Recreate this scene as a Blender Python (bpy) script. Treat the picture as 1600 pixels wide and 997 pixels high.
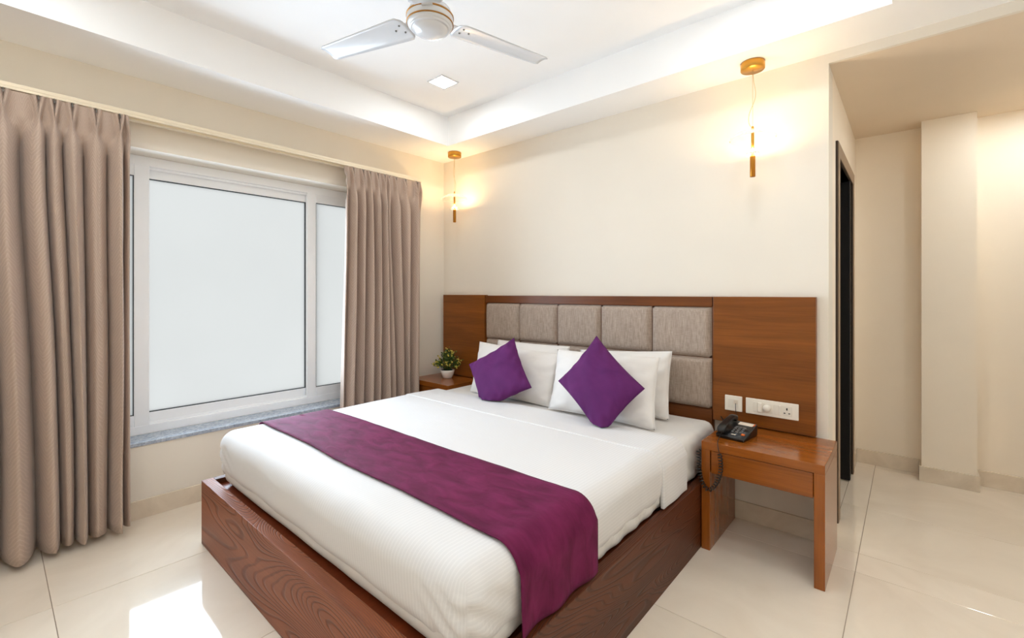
import bpy, bmesh, math, random
from mathutils import Vector, Matrix, noise

random.seed(7)
scene = bpy.context.scene
for o in list(bpy.data.objects):
    bpy.data.objects.remove(o, do_unlink=True)
COL = scene.collection
PI = math.pi

# ------------------------------------------------------------------ camera
cam = bpy.data.objects.new('camera', bpy.data.cameras.new('camera'))
COL.objects.link(cam)
cam.data.sensor_width = 36.0
cam.data.lens = 16.0
cam.data.shift_y = -0.02525
cam.data.clip_start = 0.02
cam.location = (3.2355, -2.7579, 1.257)
cam.rotation_euler = (PI / 2, 0, math.radians(41.04))
scene.camera = cam

# ------------------------------------------------------------------ world, light, exposure
world = bpy.data.worlds.new('overcast_sky')
scene.world = world
world.use_nodes = True
bg = world.node_tree.nodes['Background']
bg.inputs['Color'].default_value = (0.96, 0.985, 1.0, 1)
bg.inputs['Strength'].default_value = 0.43

day = bpy.data.lights.new('window_daylight', 'AREA')
day.shape = 'RECTANGLE'
day.size = 1.35
day.size_y = 1.15
day.energy = 19
day.spread = math.radians(130)
day.color = (0.68, 0.84, 1.0)
day_o = bpy.data.objects.new('window_daylight', day)
COL.objects.link(day_o)
day_o.location = (-0.165, -1.66, 1.26)
day_o.rotation_euler = (0, -PI / 2, 0)   # daylight entering the room (+x) between the curtains

DOWNLIGHT = 40.0
scene.view_settings.view_transform = 'Standard'
scene.view_settings.look = 'None'
scene.view_settings.gamma = 1.0
scene.view_settings.use_curve_mapping = False
scene.view_settings.exposure = 1.02
try:
    scene.cycles.diffuse_bounces = 8
    scene.cycles.max_bounces = 14
except Exception:
    pass

# ------------------------------------------------------------------ materials
def lin(c):
    return tuple(((v / 255) / 12.92 if v / 255 <= 0.04045 else ((v / 255 + 0.055) / 1.055) ** 2.4) for v in c) + (1,)

def new_mat(name):
    m = bpy.data.materials.new(name)
    m.use_nodes = True
    nt = m.node_tree
    return m, nt, nt.nodes['Principled BSDF']

def N(nt, t, **kw):
    n = nt.nodes.new(t)
    for k, v in kw.items():
        setattr(n, k, v)
    return n

def mapping(nt, scale, coord='Object', rot=(0, 0, 0)):
    tc = N(nt, 'ShaderNodeTexCoord')
    mp = N(nt, 'ShaderNodeMapping')
    mp.inputs['Scale'].default_value = scale
    mp.inputs['Rotation'].default_value = rot
    nt.links.new(tc.outputs[coord], mp.inputs['Vector'])
    return mp.outputs['Vector']

def ramp(nt, fac, stops):
    r = N(nt, 'ShaderNodeValToRGB')
    e = r.color_ramp.elements
    while len(e) < len(stops):
        e.new(0.5)
    for i, (p, c) in enumerate(stops):
        e[i].position = p
        e[i].color = c
    nt.links.new(fac, r.inputs['Fac'])
    return r.outputs['Color']

def bump(nt, b, height, strength, dist=0.01):
    bp = N(nt, 'ShaderNodeBump')
    bp.inputs['Strength'].default_value = strength
    bp.inputs['Distance'].default_value = dist
    nt.links.new(height, bp.inputs['Height'])
    nt.links.new(bp.outputs['Normal'], b.inputs['Normal'])

def plain(name, rgb, rough=0.5, spec=0.5, metal=0.0, var=0.06, scale=6, bstr=0.0, bscale=200, coat=0.0, sheen=0.0):
    m, nt, b = new_mat(name)
    c = lin(rgb)
    nz = N(nt, 'ShaderNodeTexNoise')
    nz.inputs['Scale'].default_value = 1.0
    nz.inputs['Detail'].default_value = 3
    nt.links.new(mapping(nt, (scale,) * 3), nz.inputs['Vector'])
    lo = tuple(v * (1 - var) for v in c[:3]) + (1,)
    hi = tuple(min(1, v * (1 + var)) for v in c[:3]) + (1,)
    nt.links.new(ramp(nt, nz.outputs['Fac'], [(0.3, lo), (0.7, hi)]), b.inputs['Base Color'])
    b.inputs['Roughness'].default_value = rough
    b.inputs['Specular IOR Level'].default_value = spec
    b.inputs['Metallic'].default_value = metal
    b.inputs['Coat Weight'].default_value = coat
    b.inputs['Sheen Weight'].default_value = sheen
    if bstr:
        n2 = N(nt, 'ShaderNodeTexNoise')
        n2.inputs['Scale'].default_value = bscale
        nt.links.new(mapping(nt, (1, 1, 1)), n2.inputs['Vector'])
        bump(nt, b, n2.outputs['Fac'], bstr, 0.002 if bscale > 50 else 0.02)
    return m

def wood(name, dark, light, axis='x', rough=0.35, figure=1.0, fine=1.0, coat=0.0, bstr=0.1, rings=False):
    """grain runs along axis; rings=True gives cathedral figure with raised grain lines"""
    m, nt, b = new_mat(name)
    st = {'x': (0.9, 9, 9), 'y': (9, 0.9, 9), 'z': (9, 9, 0.9)}[axis]
    n1 = N(nt, 'ShaderNodeTexNoise')
    n1.inputs['Scale'].default_value = 1.6 * figure
    n1.inputs['Detail'].default_value = 5
    n1.inputs['Distortion'].default_value = 0.6
    nt.links.new(mapping(nt, st), n1.inputs['Vector'])
    st2 = {'x': (5, 190, 190), 'y': (190, 5, 190), 'z': (190, 190, 5)}[axis]
    n2 = N(nt, 'ShaderNodeTexNoise')
    n2.inputs['Scale'].default_value = 1.0 * fine
    n2.inputs['Detail'].default_value = 2
    nt.links.new(mapping(nt, st2), n2.inputs['Vector'])
    mx = N(nt, 'ShaderNodeMix', data_type='FLOAT')
    mx.inputs[0].default_value = 0.35
    nt.links.new(n1.outputs['Fac'], mx.inputs[2])
    nt.links.new(n2.outputs['Fac'], mx.inputs[3])
    fac = mx.outputs[0]
    h = n2.outputs['Fac']
    if rings:
        st3 = {'x': (0.8, 6.0, 6.0), 'y': (6.0, 0.8, 6.0)}[axis]
        wv = N(nt, 'ShaderNodeTexNoise')
        wv.inputs['Scale'].default_value = 0.75
        wv.inputs['Detail'].default_value = 1.2
        wv.inputs['Distortion'].default_value = 0.3
        nt.links.new(mapping(nt, st3), wv.inputs['Vector'])
        mu = N(nt, 'ShaderNodeMath', operation='MULTIPLY')
        mu.inputs[1].default_value = 400
        nt.links.new(wv.outputs['Fac'], mu.inputs[0])
        sn = N(nt, 'ShaderNodeMath', operation='SINE')
        nt.links.new(mu.outputs[0], sn.inputs[0])
        line = ramp(nt, sn.outputs[0], [(0.35, (1, 1, 1, 1)), (0.95, (0, 0, 0, 1))])
        m2 = N(nt, 'ShaderNodeMix', data_type='FLOAT')
        m2.inputs[0].default_value = 0.22
        nt.links.new(fac, m2.inputs[2])
        nt.links.new(line, m2.inputs[3])
        fac = m2.outputs[0]
        h = line
    d, l = lin(dark), lin(light)
    nt.links.new(ramp(nt, fac, [(0.22, d), (0.78, l)]), b.inputs['Base Color'])
    b.inputs['Roughness'].default_value = rough
    b.inputs['Specular IOR Level'].default_value = 0.28
    b.inputs['Coat Weight'].default_value = coat
    b.inputs['Coat Roughness'].default_value = 0.12
    bump(nt, b, h, bstr, 0.002)
    return m

def linen(name, a, c):
    m, nt, b = new_mat(name)
    n1 = N(nt, 'ShaderNodeTexNoise'); n1.inputs['Scale'].default_value = 1; n1.inputs['Detail'].default_value = 2
    nt.links.new(mapping(nt, (320, 320, 22)), n1.inputs['Vector'])
    n2 = N(nt, 'ShaderNodeTexNoise'); n2.inputs['Scale'].default_value = 1; n2.inputs['Detail'].default_value = 2
    nt.links.new(mapping(nt, (30, 30, 420)), n2.inputs['Vector'])
    mx = N(nt, 'ShaderNodeMix', data_type='FLOAT'); mx.inputs[0].default_value = 0.35
    nt.links.new(n1.outputs['Fac'], mx.inputs[2]); nt.links.new(n2.outputs['Fac'], mx.inputs[3])
    nt.links.new(ramp(nt, mx.outputs[0], [(0.3, lin(a)), (0.7, lin(c))]), b.inputs['Base Color'])
    b.inputs['Roughness'].default_value = 0.9
    b.inputs['Specular IOR Level'].default_value = 0.15
    bump(nt, b, mx.outputs[0], 0.25, 0.002)
    return m

def striped_cotton(name, rgb):
    m, nt, b = new_mat(name)
    tc = N(nt, 'ShaderNodeTexCoord'); sp = N(nt, 'ShaderNodeSeparateXYZ')
    nt.links.new(tc.outputs['UV'], sp.inputs[0])
    mu = N(nt, 'ShaderNodeMath', operation='MULTIPLY'); mu.inputs[1].default_value = 2 * PI / 0.014
    nt.links.new(sp.outputs[0], mu.inputs[0])
    sn = N(nt, 'ShaderNodeMath', operation='SINE'); nt.links.new(mu.outputs[0], sn.inputs[0])
    c = lin(rgb)
    col = ramp(nt, sn.outputs[0], [(0.35, tuple(v * 0.945 for v in c[:3]) + (1,)), (0.65, c)])
    nt.links.new(col, b.inputs['Base Color'])
    b.inputs['Roughness'].default_value = 0.75
    b.inputs['Specular IOR Level'].default_value = 0.25
    b.inputs['Sheen Weight'].default_value = 0.1
    nz = N(nt, 'ShaderNodeTexNoise'); nz.inputs['Scale'].default_value = 9; nz.inputs['Detail'].default_value = 4
    nt.links.new(mapping(nt, (1, 1, 1)), nz.inputs['Vector'])
    bump(nt, b, nz.outputs['Fac'], 0.25, 0.008)
    return m

def satin(name, dark, light, wr=7, bs=0.35, rough=0.75):
    m, nt, b = new_mat(name)
    nz = N(nt, 'ShaderNodeTexNoise'); nz.inputs['Scale'].default_value = wr; nz.inputs['Detail'].default_value = 4
    nz.inputs['Distortion'].default_value = 0.5
    nt.links.new(mapping(nt, (1, 2.2, 1)), nz.inputs['Vector'])
    nt.links.new(ramp(nt, nz.outputs['Fac'], [(0.3, lin(dark)), (0.7, lin(light))]), b.inputs['Base Color'])
    b.inputs['Roughness'].default_value = rough
    b.inputs['Specular IOR Level'].default_value = 0.15
    b.inputs['Sheen Weight'].default_value = 0.03
    b.inputs['Sheen Roughness'].default_value = 0.4
    b.inputs['Sheen Tint'].default_value = lin((215, 160, 200))
    bump(nt, b, nz.outputs['Fac'], bs, 0.012)
    return m

def curtain_cloth(name, a, c):
    m, nt, b = new_mat(name)
    tc = N(nt, 'ShaderNodeTexCoord'); sp = N(nt, 'ShaderNodeSeparateXYZ')
    nt.links.new(tc.outputs['UV'], sp.inputs[0])
    pp = N(nt, 'ShaderNodeMath', operation='PINGPONG'); pp.inputs[1].default_value = 0.030
    nt.links.new(sp.outputs[0], pp.inputs[0])
    m1 = N(nt, 'ShaderNodeMath', operation='MULTIPLY'); m1.inputs[1].default_value = 2.1
    nt.links.new(pp.outputs[0], m1.inputs[0])
    nz = N(nt, 'ShaderNodeTexNoise'); nz.inputs['Scale'].default_value = 22; nz.inputs['Detail'].default_value = 2
    nt.links.new(tc.outputs['UV'], nz.inputs['Vector'])
    m3 = N(nt, 'ShaderNodeMath', operation='MULTIPLY'); m3.inputs[1].default_value = 0.045
    nt.links.new(nz.outputs['Fac'], m3.inputs[0])
    ad = N(nt, 'ShaderNodeMath', operation='ADD'); nt.links.new(m1.outputs[0], ad.inputs[0]); nt.links.new(sp.outputs[1], ad.inputs[1])
    a2 = N(nt, 'ShaderNodeMath', operation='ADD'); nt.links.new(ad.outputs[0], a2.inputs[0]); nt.links.new(m3.outputs[0], a2.inputs[1])
    m2 = N(nt, 'ShaderNodeMath', operation='MULTIPLY'); m2.inputs[1].default_value = 2 * PI / 0.022
    nt.links.new(a2.outputs[0], m2.inputs[0])
    sn = N(nt, 'ShaderNodeMath', operation='SINE'); nt.links.new(m2.outputs[0], sn.inputs[0])
    col = ramp(nt, sn.outputs[0], [(0.2, lin(a)), (0.85, lin(c))])
    nt.links.new(col, b.inputs['Base Color'])
    b.inputs['Roughness'].default_value = 0.7
    b.inputs['Specular IOR Level'].default_value = 0.25
    b.inputs['Sheen Weight'].default_value = 0.25
    bump(nt, b, sn.outputs[0], 0.12, 0.002)
    tr = N(nt, 'ShaderNodeBsdfTranslucent'); tr.inputs['Color'].default_value = lin(c)
    mx = N(nt, 'ShaderNodeMixShader'); mx.inputs[0].default_value = 0.08
    nt.links.new(b.outputs[0], mx.inputs[1]); nt.links.new(tr.outputs[0], mx.inputs[2])
    nt.links.new(mx.outputs[0], nt.nodes['Material Output'].inputs['Surface'])
    return m

def marble(name, a, c, rough, spec=0.5, sc=2.2, coat=0.0):
    m, nt, b = new_mat(name)
    n1 = N(nt, 'ShaderNodeTexNoise'); n1.inputs['Scale'].default_value = sc; n1.inputs['Detail'].default_value = 7
    n1.inputs['Roughness'].default_value = 0.6; n1.inputs['Distortion'].default_value = 0.8
    tc = N(nt, 'ShaderNodeTexCoord')
    oi = N(nt, 'ShaderNodeObjectInfo')
    ad = N(nt, 'ShaderNodeVectorMath', operation='ADD')
    mv = N(nt, 'ShaderNodeVectorMath', operation='SCALE')
    cb = N(nt, 'ShaderNodeCombineXYZ')
    for i in range(3):
        nt.links.new(oi.outputs['Random'], cb.inputs[i])
    nt.links.new(cb.outputs[0], mv.inputs[0]); mv.inputs['Scale'].default_value = 37
    nt.links.new(tc.outputs['Object'], ad.inputs[0]); nt.links.new(mv.outputs[0], ad.inputs[1])
    nt.links.new(ad.outputs[0], n1.inputs['Vector'])
    nt.links.new(ramp(nt, n1.outputs['Fac'], [(0.28, lin(a)), (0.72, lin(c))]), b.inputs['Base Color'])
    b.inputs['Roughness'].default_value = rough
    b.inputs['Specular IOR Level'].default_value = spec
    b.inputs['Coat Weight'].default_value = coat
    b.inputs['Coat Roughness'].default_value = 0.03
    return m

def emitter(name, rgb, strength):
    m = bpy.data.materials.new(name); m.use_nodes = True
    nt = m.node_tree
    nt.nodes.remove(nt.nodes['Principled BSDF'])
    e = N(nt, 'ShaderNodeEmission')
    e.inputs['Color'].default_value = rgb + (1,)
    e.inputs['Strength'].default_value = strength
    nt.links.new(e.outputs[0], nt.nodes['Material Output'].inputs['Surface'])
    return m

def thin_glass(name, tint, gloss=0.25, rough=0.05):
    m = bpy.data.materials.new(name); m.use_nodes = True
    nt = m.node_tree
    nt.nodes.remove(nt.nodes['Principled BSDF'])
    t = N(nt, 'ShaderNodeBsdfTransparent'); t.inputs['Color'].default_value = tint + (1,)
    g = N(nt, 'ShaderNodeBsdfGlossy'); g.inputs['Roughness'].default_value = rough
    f = N(nt, 'ShaderNodeLayerWeight'); f.inputs['Blend'].default_value = gloss
    tl = N(nt, 'ShaderNodeBsdfTranslucent'); tl.inputs['Color'].default_value = (0.95, 0.93, 0.88, 1)
    m0 = N(nt, 'ShaderNodeMixShader'); m0.inputs[0].default_value = 0.16
    nt.links.new(t.outputs[0], m0.inputs[1]); nt.links.new(tl.outputs[0], m0.inputs[2])
    mx = N(nt, 'ShaderNodeMixShader')
    nt.links.new(f.outputs['Fresnel'], mx.inputs[0])
    nt.links.new(m0.outputs[0], mx.inputs[1]); nt.links.new(g.outputs[0], mx.inputs[2])
    nt.links.new(mx.outputs[0], nt.nodes['Material Output'].inputs['Surface'])
    return m

def frosted(name, rgb):
    m = bpy.data.materials.new(name); m.use_nodes = True
    nt = m.node_tree
    nt.nodes.remove(nt.nodes['Principled BSDF'])
    nz = N(nt, 'ShaderNodeTexNoise'); nz.inputs['Scale'].default_value = 1.4
    nt.links.new(mapping(nt, (1, 1, 1)), nz.inputs['Vector'])
    c = lin(rgb)
    col = ramp(nt, nz.outputs['Fac'], [(0.3, tuple(v * 0.98 for v in c[:3]) + (1,)), (0.7, c)])
    t = N(nt, 'ShaderNodeBsdfTranslucent')
    nt.links.new(col, t.inputs['Color'])
    g = N(nt, 'ShaderNodeBsdfGlossy'); g.inputs['Roughness'].default_value = 0.25
    mx = N(nt, 'ShaderNodeMixShader'); mx.inputs[0].default_value = 0.02
    nt.links.new(t.outputs[0], mx.inputs[1]); nt.links.new(g.outputs[0], mx.inputs[2])
    nt.links.new(mx.outputs[0], nt.nodes['Material Output'].inputs['Surface'])
    return m

M = dict(
    wall=plain('cream_wall_paint', (231, 223, 210), 0.6, 0.3, var=0.012, scale=3, bstr=0.05, bscale=140),
    passage=plain('beige_wall_paint', (242, 230, 212), 0.6, 0.3, var=0.015, scale=3, bstr=0.05, bscale=140),
    passceil=plain('beige_ceiling_paint', (226, 209, 187), 0.65, 0.2, var=0.015, scale=3, bstr=0.03, bscale=140),
    ceil=plain('white_ceiling_paint', (247, 247, 247), 0.7, 0.2, var=0.01, scale=3, bstr=0.03, bscale=140),
    tile=marble('polished_beige_tile', (226, 213, 195), (242, 231, 215), 0.07, 0.5, 1.6, 0.35),
    grout=plain('tile_grout', (150, 135, 118), 0.9, 0.1),
    base=marble('beige_skirting_tile', (206, 190, 168), (232, 218, 198), 0.2, 0.5, 5),
    granite=marble('blue_grey_granite', (120, 135, 155), (200, 208, 218), 0.25, 0.5, 60),
    upvc=plain('white_upvc', (246, 248, 250), 0.3, 0.5, var=0.01),
    gasket=plain('black_gasket', (55, 62, 66), 0.6, 0.3),
    frost=frosted('frosted_pane', (252, 253, 252)),
    curtain=curtain_cloth('taupe_curtain_cloth', (188, 166, 150), (198, 176, 160)),
    track=plain('cream_aluminium', (236, 222, 196), 0.4, 0.5, var=0.02),
    darkframe=plain('dark_brown_door_frame', (58, 44, 34), 0.45, 0.4, var=0.1),
    casing=plain('taupe_casing', (150, 126, 102), 0.5, 0.4, var=0.05),
    blackdoor=plain('black_door', (12, 10, 10), 0.5, 0.3, var=0.1),
    panel=wood('walnut_veneer_panel', (96, 50, 12), (148, 86, 30), 'x', 0.36, coat=0.05),
    panel_dark=wood('walnut_veneer_rail', (84, 43, 14), (128, 72, 30), 'x', 0.36, coat=0.05),
    stand=wood('polished_teak', (112, 55, 9), (166, 94, 30), 'x', 0.22, coat=0.4),
    stand_side=wood('polished_teak_upright', (112, 55, 9), (166, 94, 30), 'z', 0.22, coat=0.4),
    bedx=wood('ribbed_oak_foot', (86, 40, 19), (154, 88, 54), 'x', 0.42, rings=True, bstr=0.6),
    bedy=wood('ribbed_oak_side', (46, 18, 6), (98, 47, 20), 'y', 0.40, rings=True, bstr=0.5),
    bedin=wood('red_brown_ledge', (86, 34, 14), (126, 58, 28), 'y', 0.3),
    linen=linen('taupe_linen', (140, 124, 112), (190, 173, 159)),
    sheet=plain('white_sheet', (220, 217, 213), 0.8, 0.2, var=0.015, bstr=0.12, bscale=18),
    duvet=striped_cotton('striped_white_cotton', (219, 217, 216)),
    pillow=plain('white_pillowcase', (224, 220, 216), 0.75, 0.25, var=0.015, bstr=0.5, bscale=9, sheen=0.1),
    runner=satin('plum_satin_runner', (84, 18, 52), (112, 32, 74), 9, 0.35),
    cushion=satin('purple_satin', (84, 31, 86), (98, 40, 98), 6, 0.12),
    brass=plain('brushed_brass', (196, 146, 66), 0.28, 0.5, metal=1.0, var=0.05),
    bronze=plain('bronze_tube', (178, 118, 46), 0.3, 0.5, metal=1.0, var=0.05),
    glass=thin_glass('fluted_glass', (0.99, 0.985, 0.97), 0.03),
    wire=plain('pale_gold_wire', (214, 190, 140), 0.4, 0.5, metal=0.6),
    warm=emitter('warm_led', (1.0, 0.72, 0.36), 18),
    led=emitter('led_panel', (0.90, 0.965, 1.0), DOWNLIGHT),
    white=plain('white_enamel', (214, 215, 217), 0.25, 0.5, var=0.01, coat=0.3),
    gold=plain('gold_trim', (170, 120, 60), 0.3, 0.5, metal=0.9),
    plate=plain('ivory_plate', (240, 234, 222), 0.3, 0.5, var=0.01),
    plate2=plain('ivory_module', (232, 226, 214), 0.35, 0.5, var=0.01),
    black=plain('black_plastic', (20, 19, 20), 0.3, 0.5, var=0.1),
    button=plain('grey_key', (112, 110, 110), 0.4, 0.5),
    orange=plain('orange_key', (226, 110, 40), 0.4, 0.5),
    card=plain('paper_card', (226, 214, 198), 0.7, 0.2),
    pot=plain('white_ceramic', (238, 232, 224), 0.25, 0.5, var=0.01),
    soil=plain('dark_moss', (30, 40, 24), 0.9, 0.1, var=0.3, scale=60),
    leaf=plain('green_leaf', (70, 92, 36), 0.5, 0.4, var=0.35, scale=30),
    bloom=plain('yellow_bloom', (206, 186, 84), 0.6, 0.3, var=0.2, scale=40),
    screw=plain('grey_screw', (130, 128, 124), 0.4, 0.5, metal=0.6),
)

# ------------------------------------------------------------------ helpers
def obj(name, bm, mat, parent=None, smooth=False, mats=None, shift=None):
    me = bpy.data.meshes.new(name)
    if shift is not None:
        bmesh.ops.translate(bm, verts=bm.verts, vec=-Vector(shift))
    bm.to_mesh(me); bm.free()
    me.materials.append(M[mat])
    if mats:
        for k in mats:
            me.materials.append(M[k])
    if smooth:
        for p in me.polygons:
            p.use_smooth = True
    o = bpy.data.objects.new(name, me)
    COL.objects.link(o)
    if parent is not None:
        o.parent = parent
    return o

def box(x0, x1, y0, y1, z0, z1, bev=0.0, seg=2, bm=None):
    b = bmesh.new()
    r = bmesh.ops.create_cube(b, size=1.0)
    for v in b.verts:
        v.co = Vector(((x0 + x1) / 2 + v.co.x * (x1 - x0), (y0 + y1) / 2 + v.co.y * (y1 - y0), (z0 + z1) / 2 + v.co.z * (z1 - z0)))
    if bev:
        bmesh.ops.bevel(b, geom=list(b.edges), offset=bev, segments=seg, affect='EDGES', profile=0.5)
    if bm is None:
        return b
    me = bpy.data.meshes.new('tmp'); b.to_mesh(me); b.free()
    bm.from_mesh(me); bpy.data.meshes.remove(me)
    return bm

def boxes(lst, bev=0.0):
    bm = bmesh.new()
    for t in lst:
        box(*t, bev=bev, bm=bm)
    return bm

def empty(name, loc, label, cat, group=None):
    o = bpy.data.objects.new(name, None)
    COL.objects.link(o)
    o.location = loc
    o.empty_display_size = 0.05
    return tag(o, label, cat, group)

def tag(o, label, cat, group=None):
    o['label'] = label
    o['category'] = cat
    if group:
        o['group'] = group
    return o

def struct(o, label, cat):
    o['kind'] = 'structure'
    return tag(o, label, cat)

def lathe(profile, seg=32, bm=None, c=(0, 0, 0), flute=0, depth=0.0):
    """profile: list of (r, z)"""
    bm = bm or bmesh.new()
    rows = []
    for r, z in profile:
        if r < 1e-6:
            rows.append([bm.verts.new((c[0], c[1], c[2] + z))])
        else:
            row = []
            for k in range(seg):
                a = 2 * PI * k / seg
                rr = r * (1 + (depth * math.cos(flute * a) if flute else 0))
                row.append(bm.verts.new((c[0] + rr * math.cos(a), c[1] + rr * math.sin(a), c[2] + z)))
            rows.append(row)
    for a, b in zip(rows, rows[1:]):
        for k in range(seg):
            k2 = (k + 1) % seg
            if len(a) == 1 and len(b) == 1:
                continue
            if len(a) == 1:
                bm.faces.new((a[0], b[k2], b[k]))
            elif len(b) == 1:
                bm.faces.new((a[k], a[k2], b[0]))
            else:
                bm.faces.new((a[k], a[k2], b[k2], b[k]))
    bmesh.ops.recalc_face_normals(bm, faces=bm.faces)
    return bm

def tube(pts, r, seg=8, bm=None):
    bm = bm or bmesh.new()
    pts = [Vector(p) for p in pts]
    rows = []
    prev = None
    for i, p in enumerate(pts):
        t = (pts[min(i + 1, len(pts) - 1)] - pts[max(i - 1, 0)]).normalized()
        if prev is None:
            n = t.orthogonal().normalized()
        else:
            n = (prev - t * prev.dot(t))
            n = n.normalized() if n.length > 1e-6 else t.orthogonal().normalized()
        prev = n
        b = t.cross(n)
        rows.append([bm.verts.new(p + (n * math.cos(2 * PI * k / seg) + b * math.sin(2 * PI * k / seg)) * r) for k in range(seg)])
    for a, c in zip(rows, rows[1:]):
        for k in range(seg):
            bm.faces.new((a[k], a[(k + 1) % seg], c[(k + 1) % seg], c[k]))
    bm.faces.new(rows[0][::-1]); bm.faces.new(rows[-1])
    bmesh.ops.recalc_face_normals(bm, faces=bm.faces)
    return bm

def catmull(pts, n=10):
    pts = [Vector(p) for p in pts]
    P = [pts[0]] + pts + [pts[-1]]
    out = []
    for i in range(1, len(P) - 2):
        for k in range(n):
            t = k / n
            a, b, c, d = P[i - 1], P[i], P[i + 1], P[i + 2]
            out.append(0.5 * ((2 * b) + (c - a) * t + (2 * a - 5 * b + 4 * c - d) * t * t + (3 * b - a - 3 * c + d) * t ** 3))
    out.append(pts[-1])
    return out

def grid_mesh(rows, uvs=None, close=False):
    """rows: list of lists of Vector"""
    bm = bmesh.new()
    V = [[bm.verts.new(p) for p in r] for r in rows]
    uv = bm.loops.layers.uv.new('UVMap') if uvs else None
    for i in range(len(V) - 1):
        for j in range(len(V[0]) - 1):
            f = bm.faces.new((V[i][j], V[i][j + 1], V[i + 1][j + 1], V[i + 1][j]))
            if uv:
                for lp, (a, b) in zip(f.loops, ((i, j), (i, j + 1), (i + 1, j + 1), (i + 1, j))):
                    lp[uv].uv = uvs[a][b]
    return bm

def solidify(o, t, offset=0.0):
    s = o.modifiers.new('thickness', 'SOLIDIFY')
    s.thickness = t
    s.offset = offset

def smoothstep(a, b, x):
    t = max(0.0, min(1.0, (x - a) / (b - a)))
    return t * t * (3 - 2 * t)

# ================================================================== SETTING
ZS, ZC, ZP = 2.456, 2.689, 2.408          # soffit, recessed ceiling, passage ceiling
XR, YF, YB = 4.1, -3.5, 1.50              # right wall, wall behind the camera, passage end wall
XW = 2.936                                # end of headboard wall

# ---- floor: base slab with separate tiles
fl = obj('floor', boxes([(0, XR, YF, 0, -0.06, -0.002), (XW, XR, 0, YB, -0.06, -0.002), (1.9, XW, 0.15, YB, -0.06, -0.002)]), 'grout')
struct(fl, 'polished beige stone tile floor of the bedroom', 'floor')
T, GAP = 0.8, 0.0012
tile_me = None
def rects_for(x0, x1, y0, y1):
    out = []
    i0 = math.floor((x0 - 3.055) / T); j0 = math.floor((y0 + 0.192) / T)
    i = i0
    while 3.055 + i * T < x1 - 1e-4:
        j = j0
        while -0.192 + j * T < y1 - 1e-4:
            a, b = max(x0, 3.055 + i * T), min(x1, 3.055 + (i + 1) * T)
            c, d = max(y0, -0.192 + j * T), min(y1, -0.192 + (j + 1) * T)
            if b - a > 0.01 and d - c > 0.01:
                out.append((a, b, c, d))
            j += 1
        i += 1
    return out
full = None
for (a, b, c, d) in rects_for(0, XR, YF, -0.0) + rects_for(XW, XR, 0.0, YB) + rects_for(1.9, XW, 0.15, YB):
    cx, cy = (a + b) / 2, (c + d) / 2
    w, h = b - a - 2 * GAP, d - c - 2 * GAP
    if abs(b - a - T) < 1e-3 and abs(d - c - T) < 1e-3 and full:
        o = full.copy(); COL.objects.link(o)
    else:
        o = obj('floor_tile', box(-w / 2, w / 2, -h / 2, h / 2, -0.004, 0.0, 0.0008, 1), 'tile', fl)
        if abs(b - a - T) < 1e-3 and abs(d - c - T) < 1e-3:
            full = o
    o.parent = fl
    o.location = (cx, cy, 0)

# ---- walls
WY0, WY1, WZ0, WZ1 = -3.15, -0.45, 0.423, 2.068      # window opening
wl = obj('wall_left', boxes([(-0.27, 0, YF, WY0, 0, 2.8), (-0.27, 0, WY1, 0.15, 0, 2.8), (-0.27, 0, WY0, WY1, 0, WZ0 - 0.02), (-0.27, 0, WY0, WY1, WZ1, 2.8)]), 'wall')
struct(wl, 'cream painted wall around the wide window', 'wall')
wh = obj('wall_head', boxes([(0, XW, 0, 0.15, 0, 2.8), (XW, XR, 0, 0.02, ZP, 2.8)]), 'wall')
struct(wh, 'cream painted wall behind the headboard', 'wall')
DY0, DY1, DZ = 0.36, 1.17, 2.01
wp = obj('wall_passage', boxes([(2.82, XW, 0.15, DY0, 0, ZP), (2.82, XW, DY1, YB, 0, ZP), (2.82, XW, DY0, DY1, DZ, ZP)]), 'passage')
struct(wp, 'narrow side wall of the passage with the doorway', 'wall')
wb = obj('wall_back', box(1.75, XR + 0.15, YB, YB + 0.15, 0, ZP + 0.3), 'passage')
struct(wb, 'beige end wall of the passage', 'wall')
wc = obj('wall_column', box(3.303, 3.565, 1.348, YB, 0, ZP), 'passage')
struct(wc, 'square beige pillar standing out from the passage end wall', 'pillar')
wr = obj('wall_right', box(XR, XR + 0.15, YF, YB, 0, 2.8), 'wall')
struct(wr, 'cream wall on the passage side of the room', 'wall')
wf = obj('wall_front', box(-0.27, XR + 0.15, YF - 0.15, YF, 0, 2.8), 'wall')
struct(wf, 'cream wall facing the headboard wall', 'wall')
wbath = obj('wall_bathroom', boxes([(1.75, 1.9, 0.15, YB, 0, ZP + 0.1), (1.75, 2.82, 0.15, 0.2, 0, ZP + 0.1), (1.75, 2.82, 0.15, YB, ZP, ZP + 0.1)]), 'passage')
struct(wbath, 'unlit walls of the bathroom beyond the doorway', 'wall')

# ---- ceiling
ce = obj('ceiling', box(-0.27, XR + 0.15, YF - 0.15, 0.15, ZC, ZC + 0.12), 'ceil')
struct(ce, 'white recessed tray ceiling', 'ceiling')
CX0, CX1, CY0, CY1 = 0.407, 3.186, -3.2, -0.303
for t in [(0, CX0, YF, 0, ZS, ZC), (CX0, CX1, CY1, 0, ZS, ZC), (CX1, XR, YF, 0, ZS, ZC), (CX0, CX1, YF, CY0, ZS, ZC)]:
    obj('soffit', box(*t), 'ceil', ce)
cp = obj('ceiling_passage', box(XW, XR, 0.02, YB, ZP, ZP + 0.4), 'passceil')
struct(cp, 'low beige ceiling over the passage', 'ceiling')

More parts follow.
